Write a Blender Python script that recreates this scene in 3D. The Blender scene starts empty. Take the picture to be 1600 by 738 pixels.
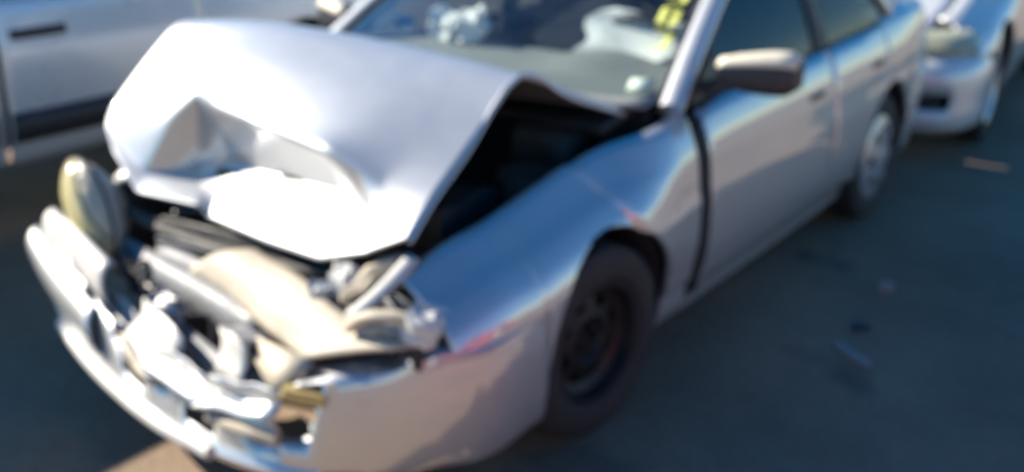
import bpy, bmesh, math, random
import numpy as np
from mathutils import Vector, Matrix
random.seed(7)
S = bpy.context.scene
C = S.collection
R = math.radians

# ------------------------------------------------------------------ camera
cam_d = bpy.data.cameras.new('camera'); cam = bpy.data.objects.new('camera', cam_d); C.objects.link(cam)
S.camera = cam
cam_d.sensor_width = 36; cam_d.lens = 36 * 1686.7 / 1600
cam_d.clip_start = 0.05; cam_d.clip_end = 4000
yaw, pitch, roll = R(-35.7065), R(20.583), R(0.436)
fw = Vector((math.sin(yaw)*math.cos(pitch), math.cos(yaw)*math.cos(pitch), -math.sin(pitch)))
rt = Vector((math.cos(yaw), -math.sin(yaw), 0)); up = rt.cross(fw)
rt2 = rt*math.cos(roll) + up*math.sin(roll); up2 = up*math.cos(roll) - rt*math.sin(roll)
M = Matrix((rt2, up2, -fw)).transposed().to_4x4(); M.translation = Vector((2.284, -2.448, 1.7185))
cam.matrix_world = M
cam_d.dof.use_dof = True; cam_d.dof.focus_distance = 0.75; cam_d.dof.aperture_fstop = 4.1

# ------------------------------------------------------------------ sky and sun
SUN = Vector((-0.80, -0.22, 0.555)).normalized()
elev = math.asin(SUN.z)
w = bpy.data.worlds.new('World'); S.world = w; w.use_nodes = True
nt = w.node_tree; bg = nt.nodes['Background']; bg.inputs['Strength'].default_value = 0.08
sky = nt.nodes.new('ShaderNodeTexSky'); sky.sky_type = 'NISHITA'; sky.sun_disc = False
sky.sun_elevation = elev; sky.sun_rotation = math.atan2(SUN.x, SUN.y)
sky.air_density = 1.0; sky.dust_density = 0.0; sky.ozone_density = 1.6; sky.altitude = 800
hs = nt.nodes.new('ShaderNodeHueSaturation'); hs.inputs['Saturation'].default_value = 1.5; nt.links.new(sky.outputs[0], hs.inputs['Color']); nt.links.new(hs.outputs[0], bg.inputs[0])
sl = bpy.data.lights.new('sun', 'SUN'); sl.energy = 5.0; sl.angle = R(0.53); sl.color = (1, .92, .79)
so = bpy.data.objects.new('sun', sl); C.objects.link(so); so.rotation_euler = SUN.to_track_quat('Z', 'Y').to_euler()
so.location = (-20, -8, 20)
S.view_settings.view_transform = 'Standard'; S.view_settings.look = 'None'; S.view_settings.exposure = 1.08; S.view_settings.gamma = 1

# ------------------------------------------------------------------ materials
MT = {}
def mat(name, col, rough=.5, metal=0., coat=0., var=.12, scale=9., bump=0., bscale=60., dust=0., trans=0., alpha=1., ior=1.45, dustcol=(.30, .26, .21)):
    if name in MT: return MT[name]
    m = bpy.data.materials.new(name); m.use_nodes = True; t = m.node_tree; b = t.nodes['Principled BSDF']
    N = t.nodes.new; L = t.links.new
    tc = N('ShaderNodeTexCoord'); n = N('ShaderNodeTexNoise'); n.inputs['Scale'].default_value = scale; n.inputs['Detail'].default_value = 6
    L(tc.outputs['Object'], n.inputs['Vector'])
    mr = N('ShaderNodeMapRange'); mr.inputs[1].default_value = .25; mr.inputs[2].default_value = .75
    mr.inputs[3].default_value = 1-var; mr.inputs[4].default_value = 1+var; L(n.outputs[0], mr.inputs[0])
    mx = N('ShaderNodeMix'); mx.data_type = 'RGBA'; mx.blend_type = 'MULTIPLY'; mx.inputs[0].default_value = 1
    mx.inputs[6].default_value = (*col, 1); L(mr.outputs[0], mx.inputs[7])
    out = mx.outputs[2]
    b.inputs['Metallic'].default_value = metal; b.inputs['Coat Weight'].default_value = coat; b.inputs['Coat Roughness'].default_value = .05; b.inputs['Coat IOR'].default_value = 2.7 if metal > .3 and coat >= 1 else 1.5
    b.inputs['IOR'].default_value = ior
    mr2 = N('ShaderNodeMapRange'); mr2.inputs[1].default_value = .3; mr2.inputs[2].default_value = .7
    rv = .03 if coat >= 1 else .2; mr2.inputs[3].default_value = max(.01, rough*(1-rv)); mr2.inputs[4].default_value = min(1, rough*(1+rv)); L(n.outputs[0], mr2.inputs[0]); L(mr2.outputs[0], b.inputs['Roughness'])
    if dust > 0:
        n2 = N('ShaderNodeTexNoise'); n2.inputs['Scale'].default_value = 3.1; n2.inputs['Detail'].default_value = 9; n2.inputs['Roughness'].default_value = .68
        L(tc.outputs['Object'], n2.inputs['Vector'])
        r3 = N('ShaderNodeMapRange'); r3.inputs[1].default_value = .42; r3.inputs[2].default_value = .8; r3.inputs[3].default_value = dust*.25; r3.inputs[4].default_value = dust
        L(n2.outputs[0], r3.inputs[0])
        m2 = N('ShaderNodeMix'); m2.data_type = 'RGBA'; L(r3.outputs[0], m2.inputs[0]); L(out, m2.inputs[6]); m2.inputs[7].default_value = (*dustcol, 1)
        out = m2.outputs[2]
        if metal > 0:
            m3 = N('ShaderNodeMath'); m3.operation = 'MULTIPLY_ADD'; L(r3.outputs[0], m3.inputs[0]); m3.inputs[1].default_value = -metal; m3.inputs[2].default_value = metal
            L(m3.outputs[0], b.inputs['Metallic'])
    L(out, b.inputs['Base Color'])
    if bump > 0:
        n4 = N('ShaderNodeTexNoise'); n4.inputs['Scale'].default_value = bscale; n4.inputs['Detail'].default_value = 5; L(tc.outputs['Object'], n4.inputs['Vector'])
        bp = N('ShaderNodeBump'); bp.inputs['Strength'].default_value = bump; bp.inputs['Distance'].default_value = .01; L(n4.outputs[0], bp.inputs['Height']); L(bp.outputs[0], b.inputs['Normal'])
    if trans: b.inputs['Transmission Weight'].default_value = trans
    if alpha < 1: b.inputs['Alpha'].default_value = alpha
    MT[name] = m; return m
def glassmat(name, tint, rough=.02, refl=.9, dust=.10):
    # thin pane: clear/tinted see-through plus a mirror film by Fresnel
    m = bpy.data.materials.new(name); m.use_nodes = True; t = m.node_tree; t.nodes.clear(); N = t.nodes.new; L = t.links.new
    o = N('ShaderNodeOutputMaterial'); tr = N('ShaderNodeBsdfTransparent'); tr.inputs[0].default_value = (*tint, 1)
    g = N('ShaderNodeBsdfGlossy'); g.inputs['Roughness'].default_value = rough
    lw = N('ShaderNodeLayerWeight'); pw = N('ShaderNodeMath'); pw.operation = 'POWER'; pw.inputs[1].default_value = 3.6; L(lw.outputs['Facing'], pw.inputs[0])
    f = N('ShaderNodeMath'); f.operation = 'MULTIPLY_ADD'; L(pw.outputs[0], f.inputs[0]); f.inputs[1].default_value = .90; f.inputs[2].default_value = .085
    tc = N('ShaderNodeTexCoord'); n = N('ShaderNodeTexNoise'); n.inputs['Scale'].default_value = 4; n.inputs['Detail'].default_value = 8; L(tc.outputs['Object'], n.inputs[0])
    d = N('ShaderNodeBsdfDiffuse'); d.inputs[0].default_value = (.30, .31, .30, 1)
    mr = N('ShaderNodeMapRange'); mr.inputs[1].default_value = .4; mr.inputs[2].default_value = .8; mr.inputs[3].default_value = .15*dust; mr.inputs[4].default_value = dust; L(n.outputs[0], mr.inputs[0])
    m0 = N('ShaderNodeMixShader'); L(mr.outputs[0], m0.inputs[0]); L(tr.outputs[0], m0.inputs[1]); L(d.outputs[0], m0.inputs[2])
    mu = N('ShaderNodeMath'); mu.operation = 'MULTIPLY'; mu.inputs[1].default_value = refl; L(f.outputs[0], mu.inputs[0])
    m1 = N('ShaderNodeMixShader'); L(mu.outputs[0], m1.inputs[0]); L(m0.outputs[0], m1.inputs[1]); L(g.outputs[0], m1.inputs[2]); L(m1.outputs[0], o.inputs[0])
    return m
SILVER = mat('silver_paint', (.57, .57, .565), .54, .68, 1., .01, 14, dust=.03)
SILVER2 = mat('light_silver_paint', (.74, .735, .72), .34, .25, 1., .03, 14, dust=.06)
WHITE = mat('white_paint', (.70, .71, .72), .28, .28, 1., .02, 3, dust=0)
RED = mat('red_paint', (.50, .025, .03), .3, .1, 1., .06, 8, dust=.08)
PRIMER = mat('bare_plastic_cream', (.50, .43, .33), .55, 0, 0, .14, 11, .15, 40, dust=.15)
WHITEPL = mat('white_plastic', (.62, .60, .56), .45, 0, .1, .10, 12, dust=.10)
GREYPL = mat('grey_plastic', (.48, .49, .50), .5, 0, 0, .16, 14, .1, 50, dust=.2)
BLACKPL = mat('black_plastic', (.022, .022, .025), .45, 0, 0, .2, 20, .1, 80, dust=.10)
BARGREY = mat('grille_grey', (.20, .205, .215), .5, 0, 0, .2, 14, .1, 50, dust=.15)
TRIM = mat('dark_trim', (.035, .036, .042), .42, 0, 0, .2, 20, dust=.08)
STEEL = mat('raw_steel', (.42, .42, .43), .42, .9, 0, .2, 18, .1, 60, dust=.25)
ALU = mat('wheel_silver', (.55, .56, .58), .36, .6, .4, .1, 16, dust=.25)
RIMDK = mat('steel_wheel_black', (.022, .02, .02), .5, .4, 0, .35, 14, .15, 60, dust=.25, dustcol=(.10, .09, .08))
RUBBER = mat('tyre_rubber', (.028, .027, .027), .75, 0, 0, .25, 12, .3, 90, dust=.22, dustcol=(.14, .12, .10))
ENGINE = mat('engine_grime', (.06, .058, .055), .6, .2, 0, .4, 9, .3, 40, dust=.25, dustcol=(.15, .12, .10))
ALUCAST = mat('cast_aluminium', (.35, .35, .36), .5, .7, 0, .3, 10, .3, 40, dust=.3)
UNDER = mat('underbody_black', (.018, .018, .02), .8, 0, 0, .3, 9)
FABRIC = mat('grey_fabric', (.20, .20, .21), .9, 0, 0, .15, 30, .3, 200)
DARKFAB = mat('charcoal_fabric', (.045, .045, .05), .9, 0, 0, .15, 30, .3, 200)
MAROON = mat('maroon_fabric', (.13, .035, .045), .85, 0, 0, .15, 30, .3, 200)
DASH = mat('dashboard_vinyl', (.22, .23, .22), .6, 0, 0, .1, 40, .2, 150)
AIRBAG = mat('airbag_nylon', (.78, .77, .74), .8, 0, 0, .06, 20, .3, 30)
YELLOW = mat('yellowed_lens', (.80, .70, .36), .22, 0, .6, .12, 7, dust=.2, dustcol=(.6, .5, .3), trans=.25)
LENS = mat('hazed_lens', (.66, .66, .48), .18, 0, .6, .1, 7, trans=.45)
REFLECT = mat('lamp_reflector', (.75, .75, .74), .2, .9, 0, .05, 10)
REDLENS = mat('red_lens', (.35, .02, .02), .15, 0, .6, .1, 10)
MARK = mat('yellow_marker', (.62, .66, .16), .7, 0, 0, .25, 25)
STICK = mat('pale_green_sticker', (.50, .62, .52), .6, 0, 0, .1, 25)
MIRGL = mat('mirror_glass', (.85, .86, .88), .03, 1., 0, .02, 3)
AMBER = mat('amber_lens', (.75, .40, .08), .2, 0, .5, .1, 9)
CHROME = mat('chrome', (.7, .7, .72), .12, 1, 0, .04, 10)
GLASS = glassmat('window_glass', (.86, .92, .90))
TINT = glassmat('side_glass', (.27, .33, .40), refl=.5, dust=.03)

# ------------------------------------------------------------------ mesh helpers
def link(o, parent=None):
    C.objects.link(o)
    if parent is not None: o.parent = parent
    return o
def mk(name, V, F, m, parent=None, smooth=True, angle=35, solid=0, off=-1., bevel=0, sub=0, weld=False):
    me = bpy.data.meshes.new(name); me.from_pydata([tuple(map(float, v)) for v in V], [], [tuple(map(int, f)) for f in F]); me.validate()
    me.materials.append(m)
    if weld:
        bm = bmesh.new(); bm.from_mesh(me); bmesh.ops.remove_doubles(bm, verts=bm.verts, dist=1e-5); bmesh.ops.recalc_face_normals(bm, faces=bm.faces); bm.to_mesh(me); bm.free()
    if smooth:
        me.polygons.foreach_set('use_smooth', [True]*len(me.polygons))
        if angle < 180: me.set_sharp_from_angle(angle=R(angle))
    me.update()
    o = bpy.data.objects.new(name, me); link(o, parent)
    if sub:
        s = o.modifiers.new('subsurf', 'SUBSURF'); s.levels = s.render_levels = sub
    if solid:
        s = o.modifiers.new('solidify', 'SOLIDIFY'); s.thickness = solid; s.offset = off
    if bevel:
        s = o.modifiers.new('bevel', 'BEVEL'); s.width = bevel; s.segments = 2; s.limit_method = 'ANGLE'; s.angle_limit = R(40)
    return o
def gridmesh(rows):
    n = len(rows); k = len(rows[0]); V = [p for r in rows for p in r]
    F = [(i*k+j, i*k+j+1, (i+1)*k+j+1, (i+1)*k+j) for i in range(n-1) for j in range(k-1)]
    return V, F
def flipf(F): return [tuple(reversed(f)) for f in F]
def boxvf(cx, cy, cz, sx, sy, sz, rot=None):
    V = []
    for a in (-1, 1):
        for b in (-1, 1):
            for c in (-1, 1): V.append(Vector((a*sx/2, b*sy/2, c*sz/2)))
    F = [(0, 1, 3, 2), (4, 6, 7, 5), (0, 4, 5, 1), (2, 3, 7, 6), (0, 2, 6, 4), (1, 5, 7, 3)]
    if rot is not None: V = [rot @ v for v in V]
    return [v+Vector((cx, cy, cz)) for v in V], F
def box(name, c, s, m, parent, rot=None, bevel=.006):
    if rot is not None and not isinstance(rot, Matrix): rot = Matrix.Rotation(rot[2], 3, 'Z') @ Matrix.Rotation(rot[1], 3, 'Y') @ Matrix.Rotation(rot[0], 3, 'X')
    V, F = boxvf(*c, *s, rot); return mk(name, V, F, m, parent, True, 35, bevel=bevel)
def crumpled(name, c, s, m, parent, rot=(0, 0, 0), amp=.12, seed=0, n=4):
    """a broken chunk: bevelled, dented block"""
    rng = random.Random(seed); bm = bmesh.new(); bmesh.ops.create_cube(bm, size=1)
    bmesh.ops.subdivide_edges(bm, edges=bm.edges, cuts=n-1, use_grid_fill=True)
    ph = [rng.uniform(0, 6.28) for _ in range(9)]
    for v in bm.verts:
        p = v.co.copy(); q = p.normalized()*.62; p = p.lerp(q, .25)
        d = Vector((math.sin(p.y*7+ph[0])+math.sin(p.z*11+ph[1]), math.sin(p.x*6+ph[2])+math.sin(p.z*9+ph[3]), math.sin(p.x*8+ph[4])+math.sin(p.y*10+ph[5])))*amp*.5
        v.co = p+d
    rm = Matrix.Rotation(rot[2], 3, 'Z') @ Matrix.Rotation(rot[1], 3, 'Y') @ Matrix.Rotation(rot[0], 3, 'X')
    for v in bm.verts: v.co = rm @ Vector((v.co.x*s[0], v.co.y*s[1], v.co.z*s[2])) + Vector(c)
    me = bpy.data.meshes.new(name); bm.to_mesh(me); bm.free(); me.materials.append(m)
    me.polygons.foreach_set('use_smooth', [True]*len(me.polygons)); me.set_sharp_from_angle(angle=R(38))
    return link(bpy.data.objects.new(name, me), parent)
def cr(pts, n):
    """Catmull-Rom resample"""
    P = [Vector(p) for p in pts]; P = [2*P[0]-P[1]]+P+[2*P[-1]-P[-2]]; out = []
    for i in range(1, len(P)-2):
        for k in range(n):
            t = k/n; a, b, c, d = P[i-1:i+3]
            out.append(.5*((2*b)+(c-a)*t+(2*a-5*b+4*c-d)*t*t+(3*b-a-3*c+d)*t**3))
    out.append(P[-2]); return out
def tube(name, pts, r, m, parent, n=4, seg=10, flat=1., smooth_path=True, rb=None):
    P = cr(pts, n) if smooth_path and len(pts) > 2 else [Vector(p) for p in pts]
    V = []; k = len(P); ref = Vector((0, 0, 1))
    for i, p in enumerate(P):
        t = (P[min(i+1, k-1)]-P[max(i-1, 0)]).normalized()
        if abs(t.dot(ref)) > .95: ref = Vector((1, 0, 0))
        a = t.cross(ref).normalized(); b = a.cross(t)
        rr = r if rb is None else r+(rb-r)*i/(k-1)
        for s in range(seg):
            an = 2*math.pi*s/seg; V.append(p+a*math.cos(an)*rr+b*math.sin(an)*rr*flat)
    F = [(i*seg+s, i*seg+(s+1) % seg, (i+1)*seg+(s+1) % seg, (i+1)*seg+s) for i in range(k-1) for s in range(seg)]
    F.append(tuple(range(seg))[::-1]); F.append(tuple((k-1)*seg+s for s in range(seg)))
    return mk(name, V, F, m, parent, True, 60)
def sheet(name, rows, m, parent, th=.006, sub=0, angle=30, flip=False, off=0.):
    V, F = gridmesh(rows)
    if flip: F = flipf(F)
    return mk(name, V, F, m, parent, True, angle, solid=th, off=off, sub=sub)
def panel_xy(name, poly, m, parent, th=.01):
    """flat-ish polygon with thickness"""
    return mk(name, poly, [tuple(range(len(poly)))], m, parent, False, solid=th, off=0)
def revolve(name, prof, m, parent, seg=48, skip=None, cx=0., loc=(0, 0, 0), solid=0, angle=35):
    """prof: (x, r) around the x axis"""
    V = []; k = len(prof)
    for s in range(seg):
        a = 2*math.pi*s/seg
        for x, r in prof: V.append((loc[0]+x, loc[1]+r*math.cos(a), loc[2]+r*math.sin(a)))
    F = []
    for s in range(seg):
        for j in range(k-1):
            if skip and skip(s, j): continue
            t = (s+1) % seg; F.append((s*k+j, t*k+j, t*k+j+1, s*k+j+1))
    return mk(name, V, F, m, parent, True, angle, solid=solid, weld=True)
def spl(tab):
    xs = np.array([t[0] for t in tab], float); ys = np.array([t[1] for t in tab], float)
    d = np.diff(ys)/np.diff(xs); mm = np.zeros_like(ys); mm[0], mm[-1] = d[0], d[-1]
    for i in range(1, len(xs)-1): mm[i] = 0 if d[i-1]*d[i] <= 0 else 2*d[i-1]*d[i]/(d[i-1]+d[i])
    def f(x):
        x = min(max(x, xs[0]), xs[-1]); i = int(min(max(np.searchsorted(xs, x)-1, 0), len(xs)-2)); h = xs[i+1]-xs[i]; t = (x-xs[i])/h
        return float((1+2*t)*(1-t)**2*ys[i]+t*(1-t)**2*h*mm[i]+t*t*(3-2*t)*ys[i+1]+t*t*(t-1)*h*mm[i+1])
    return f
def empty(name, loc, label=None, cat=None, group=None, rz=0):
    o = bpy.data.objects.new(name, None); C.objects.link(o); o.location = loc; o.rotation_euler = (0, 0, rz); o.empty_display_size = .2
    if label: o['label'] = label; o['category'] = cat
    if group: o['group'] = group
    return o
def tag(o, label, cat, group=None):
    o['label'] = label; o['category'] = cat
    if group: o['group'] = group
    return o

# ------------------------------------------------------------------ ground
gm = bpy.data.materials.new('worn_asphalt'); gm.use_nodes = True; t = gm.node_tree; b = t.nodes['Principled BSDF']; N = t.nodes.new; L = t.links.new
tc = N('ShaderNodeTexCoord')
n1 = N('ShaderNodeTexNoise'); n1.inputs['Scale'].default_value = .8; n1.inputs['Detail'].default_value = 8; n1.inputs['Roughness'].default_value = .65
n2 = N('ShaderNodeTexVoronoi'); n2.inputs['Scale'].default_value = 130
n3 = N('ShaderNodeTexNoise'); n3.inputs['Scale'].default_value = 45; n3.inputs['Detail'].default_value = 6
for q in (n1, n2, n3): L(tc.outputs['Object'], q.inputs['Vector'])
rp = N('ShaderNodeValToRGB'); rp.color_ramp.elements[0].position = .3; rp.color_ramp.elements[0].color = (.175, .124, .084, 1); rp.color_ramp.elements[1].position = .72; rp.color_ramp.elements[1].color = (.36, .255, .17, 1)
L(n1.outputs[0], rp.inputs[0])
r2 = N('ShaderNodeMapRange'); r2.inputs[1].default_value = .0; r2.inputs[2].default_value = 1; r2.inputs[3].default_value = .65; r2.inputs[4].default_value = 1.35; L(n2.outputs['Color'], r2.inputs[0])
mx = N('ShaderNodeMix'); mx.data_type = 'RGBA'; mx.blend_type = 'MULTIPLY'; mx.inputs[0].default_value = .8; L(rp.outputs[0], mx.inputs[6]); L(r2.outputs[0], mx.inputs[7])
# oil stains
n5 = N('ShaderNodeTexNoise'); n5.inputs['Scale'].default_value = 1.7; n5.inputs['Detail'].default_value = 4; L(tc.outputs['Object'], n5.inputs['Vector'])
r5 = N('ShaderNodeMapRange'); r5.inputs[1].default_value = .60; r5.inputs[2].default_value = .68; r5.inputs[3].default_value = 0; r5.inputs[4].default_value = .55; L(n5.outputs[0], r5.inputs[0])
m5 = N('ShaderNodeMix'); m5.data_type = 'RGBA'; L(r5.outputs[0], m5.inputs[0]); L(mx.outputs[2], m5.inputs[6]); m5.inputs[7].default_value = (.06, .056, .052, 1)
L(m5.outputs[2], b.inputs['Base Color']); b.inputs['Roughness'].default_value = .85
bp = N('ShaderNodeBump'); bp.inputs['Strength'].default_value = .6; bp.inputs['Distance'].default_value = .006
ad = N('ShaderNodeMath'); L(n3.outputs[0], ad.inputs[0]); L(n2.outputs['Distance'], ad.inputs[1]); L(ad.outputs[0], bp.inputs['Height']); L(bp.outputs[0], b.inputs['Normal'])
g = mk('ground', [(-1500, -1500, 0), (1500, -1500, 0), (1500, 1500, 0), (-1500, 1500, 0)], [(0, 1, 2, 3)], gm, None, False)
g['kind'] = 'structure'

# ------------------------------------------------------------------ wheels
def tyre_prof(r, wd, rr):
    h = wd/2
    return [(-h*.80, rr), (-h*.98, rr+.02), (-h, rr+(r-rr)*.45), (-h*.95, r-.022), (-h*.82, r-.006), (-h*.5, r), (-h*.46, r-.006), (-h*.40, r-.006), (-h*.36, r), (-h*.06, r+.001), (-h*.03, r-.006), (h*.03, r-.006),
            (h*.06, r+.001), (h*.36, r), (h*.40, r-.006), (h*.46, r-.006), (h*.5, r), (h*.82, r-.006), (h*.95, r-.022), (h, r+(0-0)-(r-rr)*.55), (h*.98, rr+.02), (h*.80, rr)]
def wheel(parent, side, y, x, r=.30, style='steel', rr=.19, wd=.19, steer=0.):
    e = bpy.data.objects.new('wheel', None); link(e, parent); e.location = (x*side, y, r); e.rotation_euler = (0, 0, steer + (0 if side > 0 else math.pi)); e.empty_display_size = .1
    revolve('tyre', tyre_prof(r, wd, rr), RUBBER, e, 56)
    h = wd/2
    if style == 'steel':
        prof = [(-.06, rr-.001), (h*.8, rr-.001), (h*.86, rr+.006), (h*.86, rr-.012), (h*.45, rr-.022), (h*.30, rr-.05), (h*.42, rr-.085), (h*.50, .075), (h*.22, .055), (h*.22, .0)]
        def sk(s, j): return j == 5 and (s % 6) in (1, 2, 3)
        revolve('rim', prof, RIMDK, e, 48, sk)
        for k in range(5):
            a = k*2*math.pi/5; revolve('lug_nut', [(h*.20, .011), (h*.48, .011), (h*.5, .006), (h*.5, 0)], RIMDK, e, 8, loc=(0, .037*math.cos(a)+.0, .037*math.sin(a)))
    elif style == 'cover':
        prof = [(-.06, rr-.001), (h*.84, rr-.001), (h*.92, rr+.008), (h*1.0, rr-.008), (h*1.08, rr-.035), (h*1.15, .10), (h*1.12, .06), (h*1.18, .045), (h*1.2, 0)]
        def sk(s, j): return j == 4 and (s % 8) in (2, 3, 4)
        revolve('wheel_cover', prof, ALU, e, 56, sk)
    else:
        prof = [(-.06, rr-.001), (h*.84, rr-.001), (h*.92, rr+.006), (h*.80, rr-.014), (h*.62, rr-.03), (h*.86, .065), (h*.9, .04), (h*.9, 0)]
        def sk(s, j): return j == 4 and (s % 8) in (3, 4, 5, 6)
        revolve('rim', prof, ALU, e, 80, sk)
    revolve('brake_drum', [(-.05, 0.0), (-.05, rr-.03), (.012, rr-.03), (.012, 0.0)], RIMDK if style != 'cover' else UNDER, e, 32)
    return e

# ------------------------------------------------------------------ car side surface
class Body:
    def __init__(s, wb=2.5, hw=.85, W=None, ZS=None, PR=None, PRF=None, zb=.24, arch=.335, wr=.30, arc_y=None):
        s.k0, s.k1 = .55, .5; s.wb = wb; s.zb = zb; s.arch = arch; s.wr = wr
        s.W = spl(W or [(-.85, .70), (-.65, .785), (-.4, .835), (0, .85), (.5, .85), (1.5, .855), (2.6, .845), (3.1, .81), (3.45, .72), (3.55, .66)])
        s.ZS = spl(ZS or [(-.8, .64), (-.5, .70), (-.1, .79), (.45, .885), (1.5, .90), (2.6, .915), (3.2, .925), (3.5, .90)])
        s.PR = spl(PR or [(0, .945), (.06, .962), (.16, .972), (.175, .982), (.4, 1.0), (.60, 1.0), (.62, .994), (.8, .978), (.92, .948), (1, .918)])
        s.PRF = spl(PRF or [(0, .945), (.10, .975), (.34, 1.0), (.60, .994), (.72, .973), (.82, .928), (.9, .868), (1, .80)])
        s.arcs = arc_y or [0, wb]
    def pr(s, y, h):
        k = min(max((s.k0-y)/s.k1, 0), 1); k = k*k*(3-2*k); return s.PR(h)*(1-k)+s.PRF(h)*k
    def pt(s, y, h, side, inset=0.):
        zs = s.ZS(y); return Vector(((s.W(y)*s.pr(y, h)-inset)*side, y, s.zb+(zs-s.zb)*h))
    def hz(s, y, z): return (z-s.zb)/(s.ZS(y)-s.zb)
def side_panel(B, name, y0, y1, side, m, parent, zmin=None, top=(), n=16, dy=.035, warp=None, th=.018, arch=True, ztop=None):
    ys = list(np.linspace(y0, y1, max(3, int((y1-y0)/dy))))
    if arch:
        for yc in B.arcs:
            for a in np.linspace(0, math.pi, 25):
                y = yc-B.arch*math.cos(a)
                if y0 < y < y1: ys.append(y)
            for sg in (-1, 1):
                y = yc+sg*(B.arch+.001)
                if y0 < y < y1: ys.append(y)
    ys = sorted(set(round(y, 5) for y in ys)); cols = []
    for y in ys:
        zl = B.zb if zmin is None else zmin(y)
        if arch:
            for yc in B.arcs:
                if abs(y-yc) <= B.arch: zl = max(zl, B.wr+.02+math.sqrt(max(0, B.arch**2-(y-yc)**2)))
        h0 = B.hz(y, zl); h1 = 1 if ztop is None else B.hz(y, ztop(y)); col = []
        for i in range(n):
            h = h0+(h1-h0)*i/(n-1); p = B.pt(y, max(h, 0), side)
            if h < 0: p.z = zl
            col.append(p)
        for dx, dz in top: q = col[n-1]; col.append(Vector((q.x-dx*side, q.y, q.z+dz)))
        if warp: col = [warp(p) for p in col]
        cols.append(col)
    V, F = gridmesh(cols)
    if side < 0: F = flipf(F)
    return mk(name, V, F, m, parent, True, 50, solid=th, off=-1)
def arch_liner(B, yc, side, parent, depth=.30):
    rows = []
    for a in np.linspace(-.15, math.pi+.15, 22):
        y = yc-(B.arch+.012)*math.cos(a); z = B.wr+.02+(B.arch+.012)*math.sin(a)
        x1 = (B.W(yc)-.016); rows.append([Vector((x1*side, y, z)), Vector(((x1-depth)*side, y, z))])
    o = sheet('wheel_arch_liner', rows, UNDER, parent, .006); return o
def sweep(name, path, prof, m, parent, n=4, skip=None, warp=None, th=.012, angle=40, sub=0):
    """path: plan (x,y) from +x side round to -x side; prof(s01)-> list of (offset outward, z)"""
    P = cr([(x, y, 0) for x, y in path], n); rows = []; k = len(P)
    for i, p in enumerate(P):
        tn = (P[min(i+1, k-1)]-P[max(i-1, 0)]).normalized(); nr = Vector((tn.y, -tn.x, 0))
        if path[0][0] < path[-1][0]: nr = -nr
        pr = prof(i/(k-1)); rows.append([p-nr*o+Vector((0, 0, z)) for o, z in pr])
    if warp: rows = [[warp(q) for q in r] for r in rows]
    V, F = gridmesh(rows); kk = len(rows[0])
    if skip: F = [f for f in F if not skip(V[f[0]], V[f[2]], f[0]//kk/(k-1), f[0] % kk)]
    return mk(name, V, F, m, parent, True, angle, solid=th, off=0, sub=sub)

FPATH = [(.83, -.345), (.825, -.50), (.775, -.65), (.66, -.765), (.45, -.83), (.22, -.858), (0, -.865)]
FPATH = FPATH+[(-x, y) for x, y in FPATH[:-1][::-1]]
def windshield_pt(u, v, by=.50, ty=1.22, bx=.745, tx=.60, bz=.915, tz=1.335, bow=.20, bow2=.09):
    b = Vector((bx*u, by-bow*(1-u*u), bz+.02*(1-u*u))); t = Vector((tx*u, ty-bow2*(1-u*u), tz+.035*(1-u*u)))
    p = b.lerp(t, v); k = 4*v*(1-v)*.018*(1-.3*u*u); return p+Vector((0, -k*.7, k))
def rearglass_pt(u, v, by, ty, bz, tz, bx=.72, tx=.58):
    b = Vector((bx*u, by+.10*(1-u*u), bz+.02*(1-u*u))); t = Vector((tx*u, ty+.05*(1-u*u), tz+.035*(1-u*u))); return b.lerp(t, v)
def patch(fn, nu, nv, u0=0., u1=1., v0=0., v1=1.):
    return [[fn(u0+(u1-u0)*i/nu, v0+(v1-v0)*j/nv) for j in range(nv+1)] for i in range(nu+1)]
def strip(name, pts, wd, dirv, m, parent, th=.02, n=5):
    """flat bar of width wd along dirv following points"""
    P = cr(pts, n) if len(pts) > 2 else [Vector(p) for p in pts]; d = Vector(dirv).normalized()*wd
    return sheet(name, [[p-d/2, p, p+d/2] for p in P], m, parent, th)

SEATD = mat('dark_seat_fabric', (.07, .07, .08), .9, 0, 0, .15, 30, .3, 200)
def seat(parent, x, y, m, wide=.50, lean=.22, head=True, hm=None):
    e = bpy.data.objects.new('seat', None); link(e, parent); e.location = (x, y, 0)
    def cushion(nm, c, s, rx, mm):
        o = crumpled(nm, c, s, mm, e, (rx, 0, 0), .03, hash(nm) % 7, 6); return o
    cushion('seat_cushion', (0, 0, .42), (wide, .52, .18), .08, m)
    cushion('seat_back', (0, .34, .72), (wide, .16, .62), -lean, m)
    if head: cushion('headrest', (0, .45, 1.09), (.27, .11, .19), -lean, hm or m)
    return e

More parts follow.
